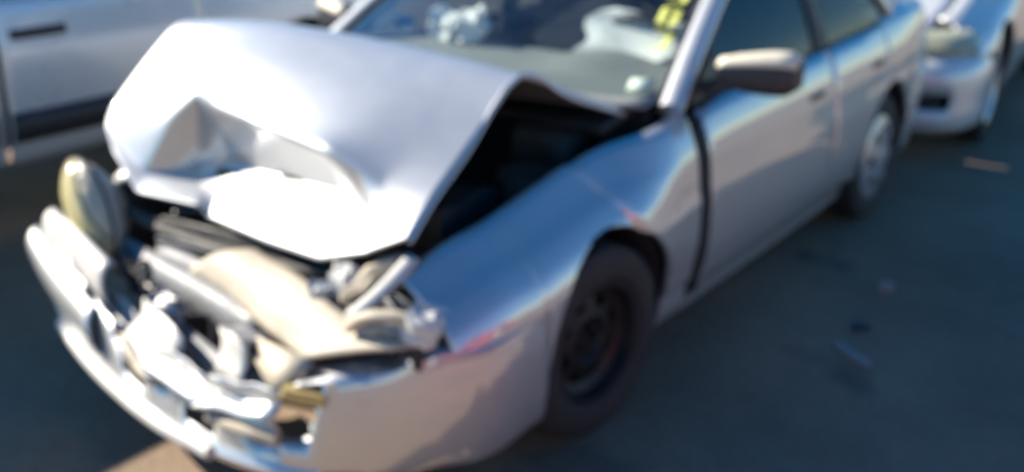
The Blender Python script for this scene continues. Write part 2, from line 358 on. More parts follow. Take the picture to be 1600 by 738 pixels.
def sedan(root, B, paint, wheels=('cover', 'cover'), crashed=False, interior=True, seatm=FABRIC, roofz=0., trim=TRIM, tail=1.0):
    wb = B.wb; rend = wb+tail; tz = 1.335+roofz
    # ---- doors and rear quarters
    yA, yB, yD = .622, 1.755, wb-.06
    for sd in (1, -1):
        d1 = side_panel(B, 'front_door', yA, yB-.006, sd, paint, root, zmin=lambda y: .295)
        d2 = side_panel(B, 'rear_door', yB+.006, yD, sd, paint, root, zmin=lambda y: .295)
        side_panel(B, 'rear_quarter_panel', yD+.012, wb+tail-.20, sd, paint, root, zmin=lambda y: B.zb if y < wb else .46, top=((.03, .012), (.07, .018), (.12, .02)))
        side_panel(B, 'rocker_panel', B.arcs[0]+B.arch+.01, wb-B.arch-.02, sd, paint, root, zmin=lambda y: .20, ztop=lambda y: .290, arch=False, n=5, warp=lambda q: Vector((q.x*(.965-.10*max(0, .29-q.z)), q.y, q.z)))
        for d, y in ((d1, yB-.26), (d2, yD-.22)):
            p = B.pt(y+.06, .80, sd)
            hp = box('door_handle', (p.x+.008*sd, p.y, p.z), (.026, .16, .032), trim if crashed else paint, d, bevel=.008)
            rec = box('handle_recess', (p.x-.006*sd, p.y, p.z-.002), (.016, .19, .055), UNDER, d, bevel=.006)
        # belt trim, glass, frames
        def G(y, s): # side glass surface
            zb_ = B.ZS(y)+.004; xb = B.W(y)*B.pr(y, 1)-.012; zt = tz-.02
            x = xb+(.60-xb)*(s**1.15); return Vector((x*sd, y, zb_+(zt-zb_)*s))
        aF = lambda s: .56+(1.16-.56)*s   # A pillar trailing line
        cF = lambda s: (wb+.12)+(wb-.32-wb-.12)*s
        for nm, ya, yb, dd in (('front_window', lambda s: max(aF(s)+.06, .60), lambda s: yB-.05+.0*s, d1), ('rear_window', lambda s: yB+.05, lambda s: cF(s)-.03, d2)):
            rows = [[G(ya(s)+(yb(s)-ya(s))*i/10, s) for s in np.linspace(0, .97, 8)] for i in range(11)]
            V, F = gridmesh(rows); F = F if sd > 0 else flipf(F)
            wn = mk(nm, V, F, TINT, dd)
            # frame round the pane
            edge = [rows[0][j] for j in range(8)]+[rows[i][7] for i in range(1, 11)]+[rows[10][j] for j in range(6, -1, -1)]
            tube('window_frame', edge, .014, trim, dd, smooth_path=False, seg=6)
            tube('belt_moulding', [rows[i][0]+Vector((.010*sd, 0, .0)) for i in range(11)], .012, trim, dd, smooth_path=False, seg=6)
        bp_ = [G(yB, s)-Vector((.004*sd, 0, 0)) for s in np.linspace(0, 1, 6)]
        strip('middle_pillar', bp_, .085, (0, 1, 0), trim, root, .03)
        # A pillar
        ap = [Vector(((windshield_pt(1, v, tz=tz).x+.018)*sd, windshield_pt(1, v).y+.015, windshield_pt(1, v, tz=tz).z)) for v in np.linspace(-.02, 1.0, 8)]
        tube('front_pillar', ap, .042, paint, root, seg=12, flat=.75)
        tube('windshield_seal', [p+Vector((-.035*sd, -.022, .004)) for p in ap], .013, trim, root, seg=6)
        # C pillar
        crow = []
        for s in np.linspace(0, 1, 9):
            y0 = cF(s); y1 = y0+.34-.16*s; crow.append([G(y0+(y1-y0)*k/6, s)+Vector((-.010*k*sd*(1-s), 0, 0)) for k in range(7)])
        V, F = gridmesh(crow); mk('rear_pillar', V, F if sd < 0 else flipf(F), paint, root, solid=.02, off=-1)
        tube('roof_rail', [G(y, 1)+Vector((0, 0, .012)) for y in np.linspace(1.12, wb-.05, 10)], .028, paint, root, seg=10)
        # mirror
        mp = Vector((.79*sd, .74, .925)); me_ = bpy.data.objects.new('door_mirror', None); link(me_, root); me_.location = mp
        hw_, hd_, hh_ = .225, .11, .135
        rows = []
        for a in np.linspace(0, 1, 9):
            xx = .035+a*hw_; sc = (.62+.38*math.sin(min(1, a*1.3)*math.pi/2))*(1 if a < .85 else 1-.30*((a-.85)/.15)**2)
            ring = []
            for q in np.linspace(0, 2*math.pi, 17)[:-1]:
                cy, cz = math.cos(q), math.sin(q); e_ = .55 if cz < -.01 else .95
                ry = math.copysign(abs(cy)**e_, cy); rz_ = math.copysign(abs(cz)**e_, cz)
                ring.append(Vector((xx*sd, -.02+hd_*.5*ry*sc+.10*a, .075+hh_*.5*rz_*sc)))
            rows.append(ring+[ring[0]])
        V, F = gridmesh(rows); nv = 17; F.append(tuple(range(16))); F.append(tuple((len(rows)-1)*nv+i for i in range(16))[::-1])
        mh = mk('mirror_housing', V, F, trim if crashed else paint, me_, weld=True)  # crashed: dark trim colour stands for the shaded front face
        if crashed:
            cp = [[v+Vector((0, -.004 if v.y < 0.03 else .003, .004)) for v in r_[2:8]] for r_ in rows]; V, F = gridmesh(cp); mk('mirror_lit_cap', V, F, mat('cap_sunlit_tone', (.74, .67, .52), .5, 0, 0, .08, 12), mh, solid=.006, off=0)  # cream top piece: sunlight on the upper housing put into its colour
        mk('mirror_glass', [Vector(((.06+.19*a)*sd, .042+.10*(.1+.8*a), .075+bz*.052)) for a, bz in ((0, -1), (1, -1), (1, 1), (0, 1))], [(0, 1, 2, 3)], MIRGL, me_, False, solid=.004)
        tube('mirror_arm', [(-.01*sd, -.02, .0), (.03*sd, -.01, .04), (.06*sd, 0, .065)], .03, trim, me_, flat=.8)
        mk('mirror_base', [Vector((-.005*sd, -.16, -.01)), Vector((-.005*sd, .06, -.012)), Vector((-.045*sd, .06, .12))], [(0, 1, 2)], trim, me_, False, solid=.02, off=0)
        arch_liner(B, B.arcs[0], sd, root); arch_liner(B, wb, sd, root)
        # inner shell behind the gaps
        side_rows = [[B.pt(y, h, sd, .05) for h in (.05, .3, .6, .9)] for y in np.linspace(.36, wb-.345, 14)]
        sheet('inner_side_shell', side_rows, UNDER, root, .004)
    # ---- wheels
    st = -.10 if crashed else 0
    for sd in (1, -1):
        wheel(root, sd, B.arcs[0], B.W(0)-.115, B.wr, wheels[0], steer=st); wheel(root, sd, wb, B.W(wb)-.11, B.wr, wheels[1])
    # ---- roof, glass
    def roof(u, v):
        U = 2*u-1; f = windshield_pt(U, 1, tz=tz); yb = wb-.30+.05*(1-U*U); y = f.y+(yb-f.y)*v
        return Vector((f.x*(1+.02*math.sin(v*3.14)), y, f.z+.035*math.sin(v*math.pi)-.006*v))
    sheet('roof', patch(roof, 14, 14), paint, root, .012, flip=True)
    ws = mk('windshield', *gridmesh(patch(lambda u, v: windshield_pt(2*u-1, v, tz=tz), 16, 12)), GLASS, root)
    tube('windshield_header_seal', [windshield_pt(u, 1., tz=tz) for u in np.linspace(-1, 1, 12)], .014, trim, root, seg=6)
    rby = wb+.50*min(1, tail/.95)
    rg = mk('rear_glass', *gridmesh(patch(lambda u, v: rearglass_pt(2*u-1, v, rby, wb-.30, B.ZS(rby)+.02, tz), 12, 8)), TINT, root)
    # ---- trunk and tail
    def trunk(u, v):
        U = 2*u-1; y = rby-.02+.10*(1-U*U)*(1-v)+(rend-.14-rby)*v; yy = min(y, rend-.05); return Vector((U*(B.W(yy)*B.pr(yy, 1)-.12), y, B.ZS(yy)+.022+.018*(1-U*U)))
    sheet('trunk_lid', patch(trunk, 14, 8), paint, root, .012, flip=True)
    RP = [(x*.985, wb+tail-(y+.865)*(tail-.36)/.52) for x, y in FPATH]
    def rp(s): return [(.02, .22), (0, .26), (-.02, .40), (-.025, .54), (.0, .60), (.05, .63)]
    sweep('rear_bumper', RP, rp, paint, root)
    def tp(s): return [(.05, .62), (.045, .72), (.065, .84), (.12, .935)]
    sweep('tail_panel', RP[3:-3], lambda s: [(o, z) for o, z in tp(s)], paint, root)
    for sl_ in (slice(1, 5), slice(-5, -1)):
        sweep('tail_light', RP[sl_], lambda s: [(.035, .66), (.02, .74), (.04, .83)], REDLENS, root)
    # ---- underbody
    box('floor_pan', (0, wb/2, .235), (1.30, wb-.1, .05), UNDER, root)
    box('rear_floor', (0, wb+(tail+.30)/2, .38), (1.46, tail-.50, .24), UNDER, root)
    # ---- interior
    if interior:
        def dsh(u, v):
            U = 2*u-1; prof = [(.42-.19*(1-U*U), .925), (.60, .945), (.86, .955), (.95, .93), (.97, .80), (.93, .60)]
            k = v*5; i = min(int(k), 4); a = k-i; y = prof[i][0]+(prof[i+1][0]-prof[i][0])*a; z = prof[i][1]+(prof[i+1][1]-prof[i][1])*a
            if crashed and i < 4 and U > .2: z += .035*math.exp(-((U-.48)/.2)**2)*(1 if y > .6 else .3)
            return Vector((U*.72, y, z))
        sheet('dashboard', patch(dsh, 20, 20), DASH, root, .01, flip=True)
        for sx in (.37, -.37): seat(root, sx, 1.45, seatm)
        seat(root, 0, 2.25, seatm, wide=1.2, head=False)
        if not crashed:
            crumpled('rear_headrest', (.40, 2.62, 1.06), (.27, .11, .17), seatm, root, (-.2, 0, 0), .03, 3, 5)
        ring = [Vector((.37+.185*math.cos(a), 1.06-.09*math.sin(a), .93+.165*math.sin(a))) for a in np.linspace(0, 2*math.pi, 25)]
        sw = tube('steering_wheel', ring, .016, BLACKPL, root, smooth_path=False, seg=8)
        box('steering_hub', (.37, 1.045, .93), (.17, .05, .12), BLACKPL, sw, rot=(-.5, 0, 0), bevel=.02)
        box('firewall', (0, .48, .62), (1.42, .02, .56), UNDER, root)
        tube('rear_view_mirror_stem', [windshield_pt(0, .9), windshield_pt(0, .84)+Vector((0, .08, -.02))], .012, BLACKPL, root, smooth_path=False)
        box('rear_view_mirror', tuple(windshield_pt(0, .82)+Vector((0, .09, -.02))), (.24, .03, .06), BLACKPL, root, bevel=.01)
    # ---- intact front
    if not crashed:
        def fender_min(y): return .54 if y < -.33 else B.zb
        for sd in (1, -1):
            side_panel(B, 'front_fender', -.56, yA-.012, sd, paint, root, zmin=fender_min, top=((.03, .010), (.065, .016)))
        def hood(u, v):
            U = 2*u-1; yf = -.765+.17*U*U; yc = .26+.19*U*U; y = yf+(yc-yf)*v
            hx = B.W(y)*B.pr(y, 1)-.075; dip = -.03*math.exp(-v*9)
            return Vector((U*hx*(1-.03*(1-v)), y, B.ZS(y)+.018+.045*(1-U*U)*(.4+.6*v)+dip))
        sheet('hood', patch(hood, 20, 16), paint, root, .012, flip=True)
        box('cowl_panel', (0, .40, .865), (1.36, .24, .03), BLACKPL, root)
        def fp(s): return [(.02, .17), (-.005, .20), (-.02, .235), (-.02, .295), (-.018, .335), (-.022, .375), (-.024, .44), (-.012, .50), (.015, .545), (.05, .56)]
        sweep('front_bumper', FPATH, lambda s: [(-o, z) for o, z in fp(s)], paint, root, n=6, skip=lambda a, c_, s, j: abs(a.x) < .73 and 3 <= j <= 4)
        sweep('lower_intake', FPATH[2:-2], lambda s: [(-.05, .26), (-.05, .39)], BLACKPL, root)
        for xx in np.linspace(-.42, .42, 9): box('intake_bar', (xx, -.80, .335), (.012, .02, .09), BLACKPL, root, bevel=.002)
        for sd in (1, -1):
            pth = [(x*sd, y) for x, y in FPATH[1:6]]
            pth2 = pth if sd > 0 else pth[::-1]
            def lp(s): return [(-.03, .555), (-.022, .59), (-.05, .635), (-.11, .672)]
            sweep('headlight', pth2, lambda s: lp(s), LENS, root, n=5)
            sweep('headlight_reflector', pth2, lambda s: [(o-.035, z) for o, z in lp(s)], REFLECT, root, n=4)
            box('fog_lamp_bezel', (.60*sd, -.785, .30), (.15, .05, .075), BLACKPL, root, rot=(0, 0, .35*sd), bevel=.015)
        sweep('grille_backing', [(.26, -.80), (0, -.82), (-.26, -.80)], lambda s: [(0, .55), (-.03, .655)], BLACKPL, root)
        for zz in (.575, .605, .635): tube('grille_bar', [(.27, -.80, zz), (0, -.835, zz), (-.27, -.80, zz)], .008, CHROME, root, flat=.6, seg=8)
        box('engine_cover', (0, -.15, .50), (1.1, .9, .34), UNDER, root)
    return ws

# ================================================================== the crashed car
car = empty('crashed_car', (0, 0, 0), 'silver sedan with crushed front end and buckled hood folded into a peak', 'car')
B0 = Body(arc_y=[.05, 2.5], ZS=[(-.8, .62), (-.5, .69), (-.1, .767), (.2, .818), (.5, .866), (.8, .892), (1.5, .90), (2.6, .915), (3.2, .925), (3.5, .90)]); B0.k0, B0.k1 = .44, .32
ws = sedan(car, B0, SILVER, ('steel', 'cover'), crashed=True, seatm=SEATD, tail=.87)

# hood: torn up into a ridge, front half crumpled
HR = [  # columns from the car's right edge to its left edge, rows from hinges to front lip
 [(-.66, .40, .905), (-.70, .10, 1.035), (-.703, -.17, 1.127), (-.715, -.32, 1.01), (-.715, -.46, .885), (-.69, -.51, .83), (-.615, -.54, .766)],
 [(-.50, .33, .92), (-.52, .08, 1.05), (-.515, -.13, 1.142), (-.53, -.32, 1.045), (-.44, -.46, .885), (-.496, -.52, .722), (-.465, -.58, .675)],
 [(-.34, .28, .93), (-.36, .07, 1.06), (-.362, -.10, 1.148), (-.345, -.34, 1.062), (-.328, -.425, .978), (-.385, -.40, .714), (-.22, -.545, .672)],
 [(-.18, .25, .935), (-.17, .07, 1.06), (-.16, -.07, 1.142), (-.22, -.33, 1.06), (-.262, -.425, .952), (-.265, -.363, .757), (-.195, -.535, .64)],
 [(.02, .24, .935), (.05, .08, 1.05), (.065, -.03, 1.125), (.03, -.33, 1.03), (.0, -.465, .938), (.005, -.382, .767), (.10, -.58, .645)],
 [(.26, .26, .93), (.29, .10, 1.03), (.30, -.01, 1.102), (.28, -.32, 1.0), (.277, -.50, .923), (.285, -.42, .788), (.345, -.61, .658)],
 [(.48, .33, .92), (.46, .13, 1.015), (.45, 0, 1.09), (.45, -.29, .955), (.44, -.46, .85), (.47, -.52, .775), (.50, -.605, .712)],
 [(.655, .40, .905), (.60, .18, .99), (.542, 0, 1.079), (.567, -.28, .914), (.583, -.42, .842), (.598, -.51, .79), (.605, -.555, .762)],
]
me = bpy.data.meshes.new('hood'); V, F = gridmesh(HR); me.from_pydata(V, [], F); me.materials.append(SILVER)
at = me.attributes.new('crease_edge', 'FLOAT', 'EDGE'); k = 7
for i, e in enumerate(me.edges):
    a, b_ = sorted(e.vertices); (ca, ra), (cb, rb) = divmod(a, k), divmod(b_, k); c_ = 0.
    if (ra == rb and ra in (0, 6)) or (ca == cb and ca in (0, 7)): c_ = 1.
    elif ra == rb and ra in (4, 5): c_ = 1. if 1 <= ca < 6 else .4
    elif ra == rb and ra == 2: c_ = .35
    elif ca == cb and ca in (2,) and ra >= 4: c_ = 1.
    elif ca == cb and ca in (3, 5, 6) and ra >= 4: c_ = .8
    if ra >= 4 and rb >= 4 and 1 <= ca <= 6: c_ = max(c_, .92)
    at.data[i].value = c_
me.polygons.foreach_set('use_smooth', [True]*len(me.polygons)); me.update()
hood_o = link(bpy.data.objects.new('hood', me), car)
sb = hood_o.modifiers.new('subsurf', 'SUBSURF'); sb.levels = sb.render_levels = 4
# fine denting
tx = bpy.data.textures.new('dents', 'CLOUDS'); tx.noise_scale = .3; tx.noise_depth = 2
dm = hood_o.modifiers.new('dents', 'DISPLACE'); dm.texture = tx; dm.strength = .003; dm.mid_level = .5
sd_ = hood_o.modifiers.new('solidify', 'SOLIDIFY'); sd_.thickness = .009; sd_.offset = 1.
hood_o['label'] = 'buckled silver hood folded up into a ridge with a caved-in front'
# folded hem along the hood's left edge and brace under it
tube('hood_edge_hem', [Vector(p)+Vector((.004, 0, -.006)) for p in HR[7]], .008, SILVER, hood_o, seg=8)
for cx in (2, 5): tube('hood_brace', [Vector(p)+Vector((0, .02, -.035)) for p in HR[cx][1:4]], .02, SILVER, hood_o, flat=.6)
crumpled('paint_chip', (.535, -.115, 1.012), (.035, .05, .012), mat('rust', (.22, .11, .06), .8, 0, 0, .3, 40), hood_o, (.5, .2, 0), .2, 5, 3)

# left front fender with a hard crease behind the wheel
def dentL(p):
    q = p.copy(); z, y = p.z, p.y
    yc = .07+max(0, .80-z)*.75
    if y > yc-.03 and z > .40:
        k = min(1, (y-yc+.03)/.045); k = k*k*(3-2*k); fall = max(0, 1-(y-yc)/(.66-yc)); hz = min(1, (z-.40)/.12)
        q.x += .018*k*(fall**.9)*hz*(1-.35*max(0, (z-.78)/.1))
    if y < -.25: # front end pushed down and in
        t_ = min(1, (-.25-y)/.33); q.x += -.015*t_; q.z += -.012*t_*math.sin(y*19)
    return q
def fmin(y): return .50 if y < -.285 else B0.zb
fl = side_panel(B0, 'front_fender', -.60, .548, 1, SILVER, car, zmin=fmin, top=((.015, .004), (.018, -.02)), warp=dentL, dy=.009, n=44)
fl['label'] = 'creased left front fender with torn front tip'
def dentR(p):
    q = p.copy(); t_ = max(0, min(1, (.1-p.y)/.5)); q.x += .05*t_*math.sin(p.y*17)*1.0+.03*t_; q.z += .03*t_*math.sin(p.y*11+p.z*9)-.05*t_
    return q
side_panel(B0, 'front_fender', -.52, .608, -1, SILVER, car, zmin=fmin, top=((.03, .010), (.07, .014)), warp=dentR, dy=.03)

sheet('door_gap_shade', [[B0.pt(y, h, 1, -.020) for h in np.linspace(.06, .985, 12)] for y in (.543, .585, .630)], UNDER, car, .004)  # black strip laid over the fender-door gap to stand for its shade
# front bumper cover, left half still in place
BP = [(.842, -.292), (.835, -.47), (.785, -.60), (.70, -.72), (.585, -.825), (.46, -.89)]
def bprof(s):
    top = .515-.06*max(0, s-.45)/.55
    return [(-.035, .185), (-.008, .20), (.004, .23), (.012, .30), (.016, .37), (.016, .43), (.013, .47), (.004, top), (-.04, top+.018)]
def bskip(a, c_, s, j): return (s > .80 and 3 <= j <= 5 and s-.80 > .03*(5-j)) or (s > .9 and j >= 6)
bl = sweep('bumper_cover', BP, bprof, SILVER, car, n=8, skip=bskip, th=.006, warp=lambda q: q+Vector((0, 0, .006*math.sin(q.x*23+q.y*15))))
bl['label'] = 'left half of the bumper cover, torn at its inner end'
# chin of the bumper sweeping round to the right corner
CP = [(.56, -.845), (.43, -.91), (.255, -.938), (.03, -.93), (-.25, -.88), (-.54, -.805), (-.68, -.765), (-.83, -.69)]
zl = spl([(0, .19), (.3, .20), (.6, .215), (.75, .25), (.88, .32), (1, .43)])
zu = spl([(0, .30), (.12, .295), (.25, .32), (.45, .36), (.6, .42), (.72, .47), (.85, .50), (1, .50)])
def cprof(s):
    a, b2 = zl(s), zu(s)+.008*math.sin(s*60); k = b2-a
    return [(-.03, a-.01), (-.002, a), (.006, a+.02*1), (-.004, a+.035), (-.010, a+k*.45), (-.016, a+k*.8), (-.03, b2)]
sweep('bumper_chin', CP, cprof, SILVER, car, n=9, th=.006, skip=lambda a, c_, s_, j: (j >= 4 and (.28 < s_ < .36 or .47 < s_ < .53 or .63 < s_ < .66)) or (j >= 5 and (.10 < s_ < .2 or .40 < s_ < .57)))
# pale lip along the bottom edge
LP = cr([(x, y, 0) for x, y in CP[2:]], 6)
tube('chin_lip', [Vector((p.x*1.008, p.y-.012, zl(.27+.73*i/(len(LP)-1))+.016)) for i, p in enumerate(LP[:-9])], .017, WHITEPL, car, seg=10, flat=1.2, n=1)
# the right corner of the cover folded into two lobes
def lobe(c0, c1, c2, w0, w1, name='bumper_corner_fold', m=SILVER):
    rows = []
    for i, p in enumerate(cr([c0, c1, c2], 8)):
        f = i/16; wdt = w0+(w1-w0)*f
        rows.append([p+Vector((-.25*math.cos(a)*wdt, -.75*math.sin(a)*wdt*.8, .95*math.cos(a)*wdt)) for a in np.linspace(-.3, math.pi*.95, 10)])
    return sheet(name, rows, m, car, .006)
lobe((-.79, -.665, .505), (-.57, -.715, .49), (-.345, -.765, .45), .075, .08, m=WHITEPL)
lobe((-.85, -.69, .43), (-.63, -.755, .375), (-.33, -.84, .345), .085, .075)
def torn(name, a, b, c, d, m, seed, bend=.03, jag=.012, n=7):
    """ragged curled sheet between corners a-b (one end) and c-d (other end)"""
    rng = random.Random(seed); a, b, c, d = map(Vector, (a, b, c, d)); nn = (b-a).cross(c-a).normalized(); rows = []
    for i in range(n+1):
        u = i/n; r_ = []
        ea, eb = rng.uniform(-jag, jag), rng.uniform(-jag, jag)
        for j in range(5):
            v = j/4; p = a.lerp(c, u).lerp(b.lerp(d, u), v); w_ = (b-a).normalized()*(ea*(1-v)+eb*v) if j in (0, 4) else Vector((0, 0, 0))
            e_ = (c-a).normalized()*rng.uniform(-jag, jag)*1.5 if i in (0, n) else Vector((0, 0, 0))
            r_.append(p+w_+e_+nn*(bend*math.sin(v*math.pi)+.22*bend*math.sin(u*5+seed)+.05*bend*rng.uniform(-1, 1)))
        rows.append(r_)
    return sheet(name, rows, m, car, .005, angle=22)
# broken grille/absorber bits between the lobes and the nose
torn('absorber_chunk', (-.20, -.89, .38), (-.16, -.81, .49), (.05, -.955, .36), (.08, -.86, .455), WHITEPL, 13, .03, .007, 4)
torn('absorber_chunk', (-.20, -.88, .34), (-.17, -.90, .41), (.02, -.94, .32), (.04, -.95, .38), PRIMER, 14, .02, .007, 4)
torn('absorber_chunk', (.19, -.86, .40), (.19, -.83, .51), (.32, -.885, .40), (.31, -.85, .505), WHITEPL, 15, .010, .005, 4)
torn('absorber_chunk', (.19, -.83, .51), (.22, -.77, .50), (.31, -.85, .505), (.33, -.79, .50), BARGREY, 16, .008, .005, 4)
torn('bumper_roll', (-.02, -.935, .375), (.0, -.90, .44), (.24, -.965, .35), (.25, -.93, .425), SILVER, 17, .03, .006, 5)
torn('bumper_roll', (.23, -.962, .35), (.25, -.925, .425), (.47, -.93, .375), (.48, -.89, .44), SILVER, 18, .03, .006, 5)
tube('broken_bracket', [(.25, -.935, .315), (.36, -.93, .315), (.47, -.905, .315)], .018, PRIMER, car, flat=1.)
crumpled('tow_pin', (.535, -.865, .435), (.11, .035, .035), mat('brass', (.60, .46, .20), .45, .3, 0, .15, 10), car, (0, .1, .45), .05, 2)
# long bent bars of the grille support
strip('grille_bar', [(-.52, -.63, .50), (-.30, -.66, .492), (-.05, -.70, .49), (.24, -.745, .48)], .085, (0, .5, .8), BARGREY, car, .018)
strip('grille_bar', [(-.34, -.62, .525), (-.16, -.645, .535), (.02, -.675, .535), (.16, -.70, .52)], .055, (0, .5, .85), BARGREY, car, .014)
strip('grille_bar', [(-.22, -.74, .42), (-.02, -.80, .40), (.2, -.84, .385), (.4, -.86, .38)], .08, (0, .5, .8), BARGREY, car, .014)
crumpled('hood_latch', (-.085, -.79, .475), (.10, .06, .055), ALUCAST, car, (.2, .3, .1), .22, 12)
# cream panel torn loose across the nose
def cream(u, v):
    a = cr([(-.14, -.66, .525), (.11, -.71, .515), (.33, -.775, .505), (.50, -.83, .505)], 8); b2 = cr([(.065, -.585, .615), (.29, -.635, .612), (.50, -.715, .60), (.78, -.75, .595)], 8)
    k = int(u*24+.5); p = a[k].lerp(b2[k], v); return p+Vector((0, -.018, .022))*math.sin(v*math.pi)*(1-.5*u)+Vector((0, 0, .005*math.sin(u*9+v*3)))
sheet('torn_front_panel', patch(cream, 24, 8), PRIMER, car, .010)
sheet('torn_front_panel', [[Vector((.30, -.80, .50)), Vector((.44, -.82, .51)), Vector((.54, -.835, .51))], [Vector((.34, -.845, .46)), Vector((.43, -.86, .46)), Vector((.50, -.86, .475))], [Vector((.41, -.87, .425)), Vector((.44, -.88, .43)), Vector((.46, -.88, .44))]], PRIMER, car, .009)
torn('torn_cover_piece', (.05, -.93, .33), (.05, -.92, .40), (.46, -.925, .30), (.47, -.92, .375), SILVER, 2, .02)
torn('torn_cover_piece', (-.44, -.78, .36), (-.42, -.74, .44), (-.20, -.86, .33), (-.2, -.80, .42), GREYPL, 4, .02)
torn('torn_cover_piece', (.52, -.80, .47), (.50, -.74, .55), (.70, -.70, .52), (.66, -.66, .57), TRIM, 6, .02)
torn('torn_cover_piece', (-.52, -.66, .43), (-.50, -.64, .49), (-.26, -.72, .42), (-.25, -.68, .48), TRIM, 9, .015)
for q_, (xa, ya, za) in enumerate(((-.30, -.70, .50), (-.02, -.76, .50), (.42, -.66, .60), (.55, -.64, .62), (-.45, -.64, .52))):
    tube('broken_wire', [(xa, ya, za), (xa+.05, ya-.04, za-.03+.02*(q_ % 2)), (xa+.11, ya-.02, za-.01), (xa+.16, ya-.06, za-.05)], .006, BLACKPL, car, seg=6)
# right headlamp, yellowed, knocked round in its socket
hl = bpy.data.objects.new('headlight', None); link(hl, car); hl.location = (-.615, -.635, .612); hl['label'] = 'yellowed headlamp knocked loose at the right corner'
ax = Vector((.20, -.03, -.24)).normalized(); fn = Vector((-.22, -.85, .42)); fn = (fn-ax*fn.dot(ax)).normalized(); sv = ax.cross(fn).normalized()
def lens(a, b2, la, lb, bulge, off):
    r_ = math.sqrt(a*a+b2*b2); return ax*la*a+sv*lb*b2*(1-.18*a)+fn*(off+bulge*(1-min(1, r_)**2.4))
def disc(la, lb, bulge, off, n=28, rings=8, q0=0, q1=2*math.pi):
    V = [lens(0, 0, la, lb, bulge, off)]; F = []
    for i in range(1, rings+1):
        for k_ in range(n): a = q0+(q1-q0)*k_/n; V.append(lens(i/rings*math.cos(a), i/rings*math.sin(a), la, lb, bulge, off))
    for k_ in range(n): F.append((0, 1+k_, 1+(k_+1) % n))
    for i in range(rings-1):
        for k_ in range(n): a0 = 1+i*n+k_; a1 = 1+i*n+(k_+1) % n; F.append((a0, a0+n, a1+n, a1))
    return V, F
V, F = disc(.165, .092, .055, .02)
sg = 1 if sv.dot(rt) > 0 else -1
isr = lambda f: sg*sum((V[i]).dot(sv) for i in f)/len(f) > .046
mk('lens', V, [f for f in F if not isr(f)], YELLOW, hl, solid=.004, off=-1)
mk('signal_lens', V, [f for f in F if isr(f)], mat('fogged_signal_lens', (.50, .46, .35), .3, 0, .4, .1, 8, dust=.2), hl, solid=.004, off=-1)
tube('lens_rim', [lens(math.cos(a), math.sin(a), .168, .095, 0, .018) for a in np.linspace(0, 2*math.pi, 33)], .006, TRIM, hl, smooth_path=False, seg=6)
tube('lens_rib', [lens(a, sg*.50, .165, .092, .055, .021) for a in np.linspace(-.82, .82, 14)], .005, TRIM, hl, smooth_path=False, seg=6)
V, F = disc(.155, .084, -.06, .015); mk('reflector', V, F, REFLECT, hl)
V, F = disc(.172, .098, -.12, .016); mk('lamp_housing', V, F, mat('lamp_housing_plastic', (.55, .52, .44), .5, 0, 0, .1, 9), hl, solid=.006)
# left headlamp remains
crumpled('lamp_fragment', (.45, -.62, .615), (.09, .08, .09), WHITEPL, car, (.3, .2, .6), .2, 21)
crumpled('lamp_fragment', (.53, -.60, .645), (.16, .07, .07), PRIMER, car, (.2, -.5, .9), .2, 22)
strip('lamp_bezel', [(.565, -.73, .60), (.60, -.65, .655), (.615, -.55, .715)], .035, (.75, .2, -.35), WHITEPL, car, .012)
tube('lamp_bracket', [(.60, -.765, .60), (.66, -.77, .645), (.74, -.735, .65), (.775, -.70, .61)], .022, PRIMER, car, flat=.7)
crumpled('lamp_fragment', (.785, -.715, .63), (.075, .06, .07), WHITEPL, car, (.1, .4, .2), .18, 25)
crumpled('lamp_fragment', (.66, -.73, .60), (.12, .05, .05), ALUCAST, car, (.1, .1, .3), .2, 26)
crumpled('lamp_fragment', (.40, -.68, .58), (.06, .05, .10), GREYPL, car, (.1, .3, .3), .2, 27)
sheet('lamp_bucket', [[Vector((.50, -.55, .50)), Vector((.50, -.58, .66))], [Vector((.62, -.66, .50)), Vector((.60, -.64, .66))], [Vector((.76, -.70, .50)), Vector((.73, -.62, .62))]], TRIM, car, .008)
# ---- engine bay
box('radiator', (-.02, -.56, .44), (.72, .035, .36), ENGINE, car, rot=(-.25, 0, .10))
for k_ in range(14): box('radiator_fin', (-.02, -.585+.0, .30+k_*.021), (.64, .012, .006), ALUCAST, car, rot=(0, 0, .10), bevel=0)
tube('radiator_support', [(-.62, -.56, .60), (-.25, -.57, .575), (.1, -.56, .58), (.50, -.54, .62)], .025, ENGINE, car, flat=.7)
crumpled('engine_block', (.0, -.18, .55), (.62, .50, .42), ENGINE, car, (0, 0, .05), .06, 31, 6)
crumpled('valve_cover', (.02, -.16, .79), (.52, .22, .08), ALUCAST, car, (0, 0, .05), .05, 32, 5)
for xx in (-.14, -.02, .10, .22): tube('intake_runner', [(xx, -.27, .76), (xx, -.36, .74), (xx+.01, -.42, .64)], .024, ALUCAST, car)
crumpled('air_box', (.42, -.22, .66), (.22, .30, .20), BLACKPL, car, (0, 0, .1), .05, 33, 5)
crumpled('battery', (-.46, -.30, .62), (.20, .26, .20), BLACKPL, car, (.1, 0, .2), .03, 34, 5)
tube('radiator_hose', [(-.25, -.5, .60), (-.22, -.40, .68), (-.1, -.3, .72)], .025, BLACKPL, car)
tube('coolant_hose', [(.28, -.52, .58), (.36, -.42, .64), (.33, -.30, .72), (.2, -.2, .82)], .02, BLACKPL, car)
tube('wiring_loom', [(-.4, -.5, .6), (-.2, -.46, .64), (.05, -.47, .60), (.3, -.47, .62), (.48, -.4, .66)], .014, BLACKPL, car)
